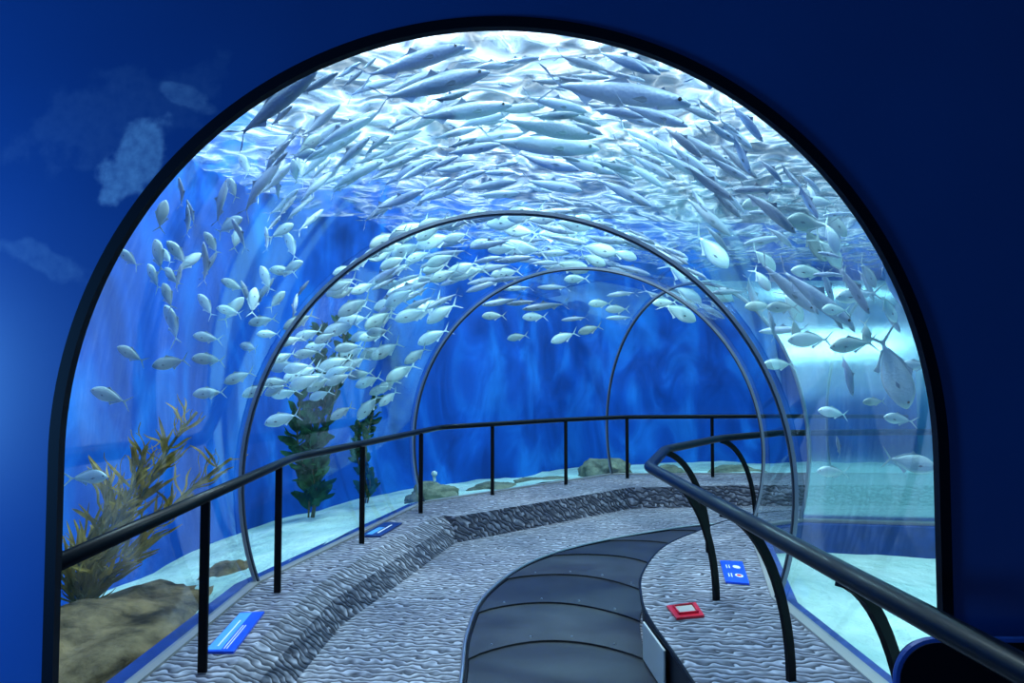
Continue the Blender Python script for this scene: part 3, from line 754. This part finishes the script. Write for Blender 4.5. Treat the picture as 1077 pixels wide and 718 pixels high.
MP = [(.005, .010, .009, -.005), (.04, .028, .022, -.003), (.10, .048, .034, 0), (.18, .064, .044, 0), (.28, .076, .050, 0), (.40, .080, .050, 0), (.52, .070, .043, 0), (.63, .052, .031, 0), (.72, .034, .020, 0), (.79, .020, .012, 0), (.84, .013, .008, 0)]

JD = [(.18, .148), (.09, .205), (.05, .168), (-.04, .142), (-.14, .095), (-.24, .042), (-.23, .02), (-.1, .08), (.05, .12)]
JA = [(.02, -.145), (-.03, -.195), (-.07, -.145), (-.15, -.092), (-.24, -.042), (-.23, -.02), (-.12, -.08)]
MD = [(.10, .07), (.04, .135), (.0, .09), (-.07, .068), (-.06, .05), (.04, .065)]
MA = [(-.12, -.05), (-.17, -.095), (-.22, -.05), (-.26, -.028), (-.18, -.032)]
jack = [fish_mesh('jack_%d' % i, JP, FJ, .185, .16, b, JD, JA) for i, b in enumerate((0, .18, -.18))]
mack = [fish_mesh('slender_%d' % i, MP, FM, .125, .15, b, MD, MA, .12) for i, b in enumerate((0, .22, -.22))]
bm = bmesh.new(); bmesh.ops.create_uvsphere(bm, u_segments=10, v_segments=8, radius=.014); eye_j = bpy.data.meshes.new('eye'); bm.to_mesh(eye_j); bm.free(); eye_j.materials.append(EYEM)
ORIGIN = Vector((0, 0, EYE)); CAMR = CR @ Vector((1, 0, 0)); CAMU = CR @ Vector((0, 1, 0))
placed = []
def in_tank(p, m):
    if p.z > SURFZ - .2 - m * .5 or p.y < 2.15 + m or p.x > 7.1 - m: return False
    # left wall
    for a, b in zip(lw, lw[1:]):
        if a.y <= p.y <= b.y:
            x = a.x + (b.x - a.x) * (p.y - a.y) / (b.y - a.y)
            if p.x < x + m * .8: return False
    if p.y > 11 - m: return False
    return p.z > .35
def put_fish(kind, px, py, lpx, ang, extra, label, group=None, eyes=False, yaw=0, roll=None, idx=None):
    d = ray(px, py); t = 2.2
    half = None
    # first water beyond the glass
    entered = False; tt = None; t = 2.3
    while t < 13:
        p = ORIGIN + d * t; L = lpx * t / F
        rr_ = tunnel_r(p)
        if rr_ > RAD + .05 + L * (.40 if kind == 'j' else .42): tt = t; break
        t += .04
    if tt is None: return None
    t = tt + extra
    for _ in range(40):
        p = ORIGIN + d * t; L = lpx * t / F
        if in_tank(p, L * .35) and tunnel_r(p) > RAD + .04 + L * .35: break
        t -= .1
        if t < tt - .3: return None
    else: return None
    L = lpx * (p - ORIGIN).dot(CR @ Vector((0, 0, -1))) / F
    a = R_(ang)
    hd = (CAMR * math.cos(a) + CAMU * math.sin(a)) + d * math.sin(R_(yaw)) * 1.0
    hd.normalize(); L /= max(.55, math.cos(R_(yaw) * .8))
    pts = [p + hd * L * q for q in (-.42, -.22, 0, .22, .42)]
    for (Q, l2) in placed:
        if (p - Q[2]).length > .6 * (L + l2): continue
        mn = min((u - v_).length for u in pts for v_ in Q)
        if mn < (.105 if kind == 'm' else .16) * L + .12 * l2: return None
    up = (CAMU * math.cos(a) - CAMR * math.sin(a))
    if up.z < 0: up = -up
    if abs(math.cos(a)) < .5 and roll is None: up = up * .6 - d * .15
    up = up + Vector((0, 0, .5)) + d * random.uniform(-.25, .25) + (d * roll if roll else Vector())
    yv = up.cross(hd).normalized(); zv = hd.cross(yv).normalized()
    me = random.choice(jack if kind == 'j' else mack) if idx is None else (jack if kind == 'j' else mack)[idx]
    o = bpy.data.objects.new('silver_jack' if kind == 'j' else 'slender_silver_fish', me); col.objects.link(o)
    m = Matrix((hd, yv, zv)).transposed().to_4x4()
    o.matrix_world = Matrix.Translation(p) @ m @ Matrix.Scale(L, 4)
    tag(o, label, 'fish', group)
    if eyes:
        for sd in (-1, 1):
            e = bpy.data.objects.new('eye', eye_j); col.objects.link(e); e.parent = o
            e.location = (.42, sd * (.036 if kind == 'j' else .030), .012)
    placed.append((pts, L)); return o

heroes = [
 ('j', 117, 417, 46, 160, .25, 'lone pale silver fish lowest on the left, swimming toward the entry wall above the kelp', 0),
 ('j', 139, 373, 36, 150, .35, 'silver fish just above and right of the lone lowest fish on the left', 0),
 ('j', 181, 342, 48, 108, .2, 'deep-bodied fish with its head up, nearly upright, left of the shoal', 10),
 ('j', 180, 381, 42, 190, .3, 'deep silver fish directly below the upright one on the left', 0),
 ('j', 220, 378, 38, 175, .4, 'silver fish with a forked tail level with and right of the pair on the left', 0),
 ('j', 219, 355, 33, 170, .5, 'greenish silver fish between the upright fish and the near arch rib', 0),
 ('j', 246, 300, 30, 155, .4, 'small silver fish high on the left, its head tipped up toward the entry wall', 0),
 ('j', 217, 322, 33, 122, .5, 'silver fish tilted steeply head-up above the upright fish on the left', 10),
 ('j', 242, 327, 30, 165, .6, 'small silver fish just right of the steeply tilted one', 0),
 ('j', 277, 337, 33, 190, .4, 'silver fish beside the near arch rib, above the middle of its left leg', 0),
 ('j', 283, 351, 27, 180, .6, 'small plain silver fish tucked left of the near arch rib', 0),
 ('j', 262, 365, 24, 165, .5, 'small round silver fish turned half toward the viewer near the arch rib', 40),
 ('j', 252, 396, 36, 200, .4, 'silver fish above the kelp tip beside the near arch rib', 0),
 ('j', 221, 413, 37, 183, .3, 'silver fish hovering at the very tip of the olive kelp', 0),
 ('j', 167, 270, 42, 100, .2, 'fish hanging head-up close to the left edge of the opening', 20),
 ('j', 162, 292, 34, 112, .5, 'tilted fish just below the head-up one at the left edge of the opening', 10),
 ('j', 187, 267, 36, 128, .5, 'tilted greenish fish beside the head-up one near the left edge', 0),
 ('m', 215, 278, 48, 92, .15, 'slim bright fish standing vertically on the left', 0),
 ('j', 136, 272, 32, 140, .5, 'dim fish closest to the left edge of the arched opening', 0),
 ('j', 280, 294, 33, 110, .3, 'upright fish just left of the near arch rib', 10),
 ('j', 299, 285, 32, 172, .5, 'level silver fish at the shoulder of the near arch rib', 0),
 ('j', 298, 440, 42, 195, .3, 'lowest fish inside the near arch, head down to the left', 0),
 ('j', 271, 410, 36, 200, .4, 'fish partly behind the left leg of the near arch rib', 0),
 ('j', 292, 402, 33, 182, .6, 'fish just inside the left leg of the near arch rib', 0),
 ('j', 324, 400, 44, 200, .3, 'large bright fish low on the left inside the near arch', 0),
 ('j', 315, 386, 36, 190, .7, 'fish just above the large bright one inside the near arch', 0),
 ('j', 388, 427, 38, 228, .3, 'fish diving steeply in front of the green kelp', 0),
 ('j', 409, 418, 28, 218, .5, 'small diving fish right of the steep diver by the green kelp', 0),
 ('j', 360, 433, 30, 210, .4, 'low diving fish left of the steep diver by the green kelp', 0),
 ('j', 438, 373, 32, 215, .3, 'bright fish beside the left leg of the middle arch rib', 0),
 ('j', 457, 353, 40, 205, .2, 'bright fish crossing the left leg of the middle arch rib', 0),
 ('j', 466, 328, 42, 212, .2, 'bright fish above the one that crosses the middle arch rib', 0),
 ('m', 432, 303, 62, 200, .2, 'largest bright fish inside the near arch, streaming toward the left', 0),
 ('j', 594, 354, 32, 200, .3, 'lowest bright fish in the middle arch, over the plain blue wall', 0),
 ('j', 621, 346, 28, 196, .3, 'bright fish touching the lowest one in the middle arch, just to its right', 0),
 ('j', 545, 354, 24, 190, .6, 'small dim fish left of the lowest bright one in the middle arch', 0),
 ('m', 528, 317, 44, 190, .3, 'leftmost of the long bright fish under the middle arch rib', 0),
 ('m', 574, 322, 50, 187, .3, 'longest bright fish under the middle arch rib, at its centre', 0),
 ('j', 90, 502, 46, 4, .1, 'pale fish facing right beside the olive kelp, at the left edge of the opening', 0),
 ('j', 939, 387, 92, -68, .05, 'large silver fish diving head-down by the right edge of the opening', 0),
 ('m', 891, 392, 50, -76, .2, 'slim fish diving steeply left of the large diving one', 0),
 ('m', 855, 310, 108, -38, .15, 'long grey fish slanting down to the right outside the near arch rib', 0),
 ('m', 826, 300, 84, -43, .3, 'long slanting grey fish against the near arch rib on the right', 0),
 ('m', 944, 300, 95, -56, .05, 'long slim fish hugging the right edge of the opening', 0),
 ('m', 897, 302, 66, -58, .3, 'steep slim fish midway between the near arch rib and the right edge', 0),
 ('j', 903, 310, 50, 186, .5, 'level fish crossing behind the steep slim one on the right', 0),
 ('j', 824, 323, 36, 180, .5, 'level pale fish just outside the right shoulder of the near arch rib', 0),
 ('j', 877, 434, 34, 170, .4, 'bright fish low on the right, over the dark band of water', 0),
 ('j', 877, 496, 36, 176, .3, 'small fish lowest on the right, above the sand', 0),
 ('j', 955, 486, 62, -11, .05, 'broad fish facing right, low beside the right edge of the opening', 0),
 ('j', 920, 422, 26, 182, .6, 'small faint fish under the large diving one', 0),
 ('j', 947, 441, 36, 170, .4, 'faint fish beneath the nose of the large diving one', 0),
 ('m', 882, 470, 24, 100, .3, 'thin upright fish above the lowest one on the right', 0),
 ('j', 853, 357, 50, 180, .6, 'pale level fish on the right, halfway up beside the near arch rib', 0),
 ('j', 898, 362, 52, 186, .8, 'pale fish behind the tail of the slim steep diver', 0),
 ('j', 820, 383, 36, 180, .4, 'pale fish touching the right leg of the near arch rib', 0),
 ('j', 963, 384, 36, 180, .8, 'faint fish half hidden by the right edge of the opening', 0),
 ('m', 812, 343, 34, 102, .3, 'thin upright fish beside the right leg of the near arch rib', 0),
 ('j', 800, 322, 34, 180, .5, 'pale fish inside the right shoulder of the near arch rib', 0),
 ('m', 431, 66, 122, 17, .1, 'long dark fish highest on the left of the arch crown', 0),
 ('m', 452, 91, 130, 14, .1, 'long dark fish second from the top, left of the arch crown', 0),
 ('m', 483, 118, 112, 8, .25, 'long dark fish third from the top, left of the arch crown', 0),
 ('m', 645, 98, 165, -8, .05, 'longest dark fish overhead, heading right across the crown', 0),
 ('m', 684, 120, 84, -18, .3, 'bright slim fish right under the longest overhead fish', 0),
 ('m', 572, 134, 112, -10, .5, 'broad grey fish at the centre of the crown', 0),
 ('m', 565, 152, 132, -4, .3, 'long shaded fish low in the centre of the crown', 0),
 ('m', 645, 166, 76, -28, .4, 'slanting fish right of the crown centre, above the near arch rib', 0),
 ('m', 763, 91, 88, -20, .05, 'large dark fish touching the upper right of the opening', 0),
 ('m', 784, 127, 58, -50, .2, 'steep fish below the large one at the upper right', 0),
 ('m', 779, 160, 50, -66, .4, 'steepest small fish at the upper right', 0),
 ('m', 744, 191, 68, -35, .2, 'slim fish slanting toward the right shoulder of the near arch rib', 0),
 ('m', 806, 220, 80, -39, .15, 'long lilac-grey fish slanting down on the upper right', 0),
 ('m', 288, 112, 118, 40, .05, 'large pale fish slanting up along the upper left of the opening', 0),
 ('m', 273, 199, 74, 54, .15, 'slim bright fish slanting steeply at the upper left', 0),
 ('m', 352, 82, 90, 33, .15, 'pale slanting fish touching the upper left of the opening', 0),
 ('m', 372, 186, 70, 28, .15, 'bright slim slanting fish midway up the left of the near arch rib', 0),
 ('m', 233, 213, 54, 76, .2, 'steep slim fish at the far left of the shoal', 0),
 ('m', 190, 203, 34, 96, .2, 'small upright fish high by the left edge of the opening', 0),
 ('m', 197, 233, 36, 90, .4, 'small upright fish just under another at the left edge of the opening', 0),
]
for h in heroes:
    put_fish(h[0], h[1], h[2], h[3], h[4], h[5], h[6], None, eyes=h[3] > 26, yaw=h[7], idx=0 if h[3] > 100 else None)
print('FISH heroes', len(placed))
for (x, y, l, a) in ((605, 335, 30, 186), (550, 318, 36, 186), (563, 333, 28, 181), (520, 332, 27, 180), (583, 302, 36, 180), (632, 319, 27, 180), (650, 325, 27, 180), (652, 334, 30, 182), (655, 309, 34, 186), (607, 293, 28, 181), (635, 295, 30, 180), (700, 318, 28, 182), (545, 303, 34, 184)):
    put_fish('j' if l < 29 else 'm', x, y, l, a, random.uniform(0, .8), 'level silver fish, one of many strung out under the middle arch rib', 'fish under the middle arch rib')
rnd = random.Random(11)
def ang_at(x, y, cx=548, cy=470):
    # tangent of a circle about the tunnel, pointing clockwise (to the right at the crown)
    a = math.degrees(math.atan2(-(y - cy), x - cx)) - 90
    return a
def inside_open(x, y):
    return (x - 524) ** 2 + (y - 480) ** 2 < 440 ** 2
def ring2(x, y): return ((x - 548) ** 2 + (y - 507) ** 2) < 292 ** 2
def scatter(n, box_, cond, kind, l0, l1, angf, e0, e1, label, group):
    c = 0; tries = 0
    while c < n and tries < n * 14:
        tries += 1
        x = rnd.uniform(box_[0], box_[2]); y = rnd.uniform(box_[1], box_[3])
        if not cond(x, y): continue
        k = kind if isinstance(kind, str) else ('j' if rnd.random() < kind else 'm')
        o = put_fish(k, x, y, rnd.uniform(l0, l1), angf(x, y), rnd.uniform(e0, e1), label, group, yaw=rnd.uniform(-25, 25))
        if o: c += 1
    print('FISH', group, c)
# shoal inside the near arch, left
scatter(52, (285, 255, 450, 415), lambda x, y: ring2(x, y) and (x - 280) * .9 + (y - 250) * .25 > 8 and y < 415 - max(0, x - 400) * .9, 'j', 28, 44, lambda x, y: 196 + rnd.uniform(-10, 14), .05, 1.4,
        'bright silver fish shoaling inside the left half of the near arch rib', 'bright fish in the left of the near arch')
# dense stream between near and middle arch ribs
scatter(112, (385, 222, 790, 330), lambda x, y: ring2(x, y) and ((x - 590) / 165) ** 2 + ((y - 440) / 155) ** 2 > 1 and y < 225 + 100 * (abs(x - 560) / 190) ** 1.3 + 62, .45, 26, 56, lambda x, y: ang_at(x, y, 560, 560) + (180 if x < 560 else 0) * 1 + rnd.uniform(-9, 9), 0, 1.6,
        'silver fish packed in the stream between the near and middle arch ribs', 'dense stream between the arch ribs')
# left outside near rib
scatter(34, (165, 150, 330, 330), lambda x, y: not ring2(x, y) and inside_open(x, y) and x < 330, .55, 24, 42, lambda x, y: ang_at(x, y) + rnd.uniform(-25, 25) + (0 if rnd.random() < .6 else 60), .1, 1.2,
        'silver fish milling at the upper left, outside the near arch rib', 'fish milling at the upper left')
# over the crown
scatter(108, (270, 55, 800, 225), lambda x, y: not ring2(x, y) and inside_open(x, y), 'm', 32, 76, lambda x, y: ang_at(x, y, 548, 430) + rnd.uniform(-10, 10), .1, 1.9,
        'slender grey fish streaming over the crown, above the near arch rib', 'slender fish streaming overhead')
scatter(36, (300, 60, 900, 225), lambda x, y: not ring2(x, y) and inside_open(x, y), 'm', 20, 38, lambda x, y: ang_at(x, y, 548, 430) + rnd.uniform(-16, 16), 1.0, 2.6,
        'small slender fish high above the larger ones over the crown', 'small slender fish near the surface')
# right
scatter(46, (740, 170, 975, 360), lambda x, y: not ring2(x, y) and inside_open(x, y), .4, 28, 58, lambda x, y: (ang_at(x, y) if rnd.random() < .6 else 180) + rnd.uniform(-14, 14), .2, 1.8,
        'pale fish drifting on the upper right, outside the near arch rib', 'pale fish drifting on the right')

# ------------------------------------------------------------------ lights
def area(name, loc, size, power, colr, target=None, sy=None, spread=None):
    l = bpy.data.lights.new(name, 'AREA'); l.energy = power; l.color = colr; l.size = size
    if sy: l.shape = 'RECTANGLE'; l.size_y = sy
    if spread: l.spread = spread
    o = bpy.data.objects.new(name, l); col.objects.link(o); o.location = loc
    if target: o.rotation_euler = (Vector(target) - Vector(loc)).to_track_quat('-Z', 'Y').to_euler()
    return o
area('tank_lamp_left', (-1.8, 5.6, 6.2), .5, 230, (.72, .97, 1))
area('fish_fill_left', (-1.5, 2.5, 5.0), .5, 149, (.80, .98, 1))  # added fill lamp that brightens the flanks of the left fish
area('tank_lamp_mid', (.6, 4.9, 6.2), .6, 248, (.95, .98, 1))
area('tank_lamp_walk', (.2, 6.4, 6.2), .5, 242, (.95, .98, 1))
area('tank_lamp_far', (1.0, 10.2, 5.4), .12, 186, (.60, .92, 1))
area('tank_lamp_right', (4.0, 4.4, 6.2), 2.4, 286, (.70, .99, 1))
area('tank_lamp_right_far', (5.0, 9.8, 6.2), 2.0, 156, (.62, .95, 1))
area('tank_lamp_near', (-.1, 3.0, 6.2), .6, 264, (1, .98, .96))
area('fish_fill_right', (2.0, 2.5, 5.0), .5, 71, (.80, .99, 1))  # extra lamp put in to lighten the near fish on the right
area('ceiling_fill', (2, 7, 5.6), 5, 57, (.85, .95, 1), target=(2, 7, 8))  # added lamp so the ceiling shows bright through the water surface
# added blue lamp, out of view on the left, brightening the entry wall
area('entry_wall_fill', (-3.1, .95, 1.45), .8, 88, (.12, .45, 1), target=(-2.1, 2.0, 1.4))
w = bpy.data.worlds.new('world'); sc.world = w; w.use_nodes = True
w.node_tree.nodes['Background'].inputs[0].default_value = (.02, .10, .32, 1); w.node_tree.nodes['Background'].inputs[1].default_value = .35

sc.view_settings.view_transform = 'Standard'; sc.view_settings.look = 'None'; sc.view_settings.gamma = 1; sc.view_settings.use_curve_mapping = False
sc.view_settings.exposure = 0
sc.cycles.use_denoising = True
sc.cycles.adaptive_threshold = .03; sc.cycles.max_bounces = 7; sc.cycles.transparent_max_bounces = 16; sc.cycles.volume_bounces = 0; sc.cycles.diffuse_bounces = 2; sc.cycles.glossy_bounces = 3
sc.cycles.caustics_reflective = False; sc.cycles.caustics_refractive = False; sc.cycles.sample_clamp_indirect = 4
print('FISH kinds', sum(o.name.startswith('silver_jack') for o in bpy.data.objects), sum(o.name.startswith('slender') for o in bpy.data.objects))
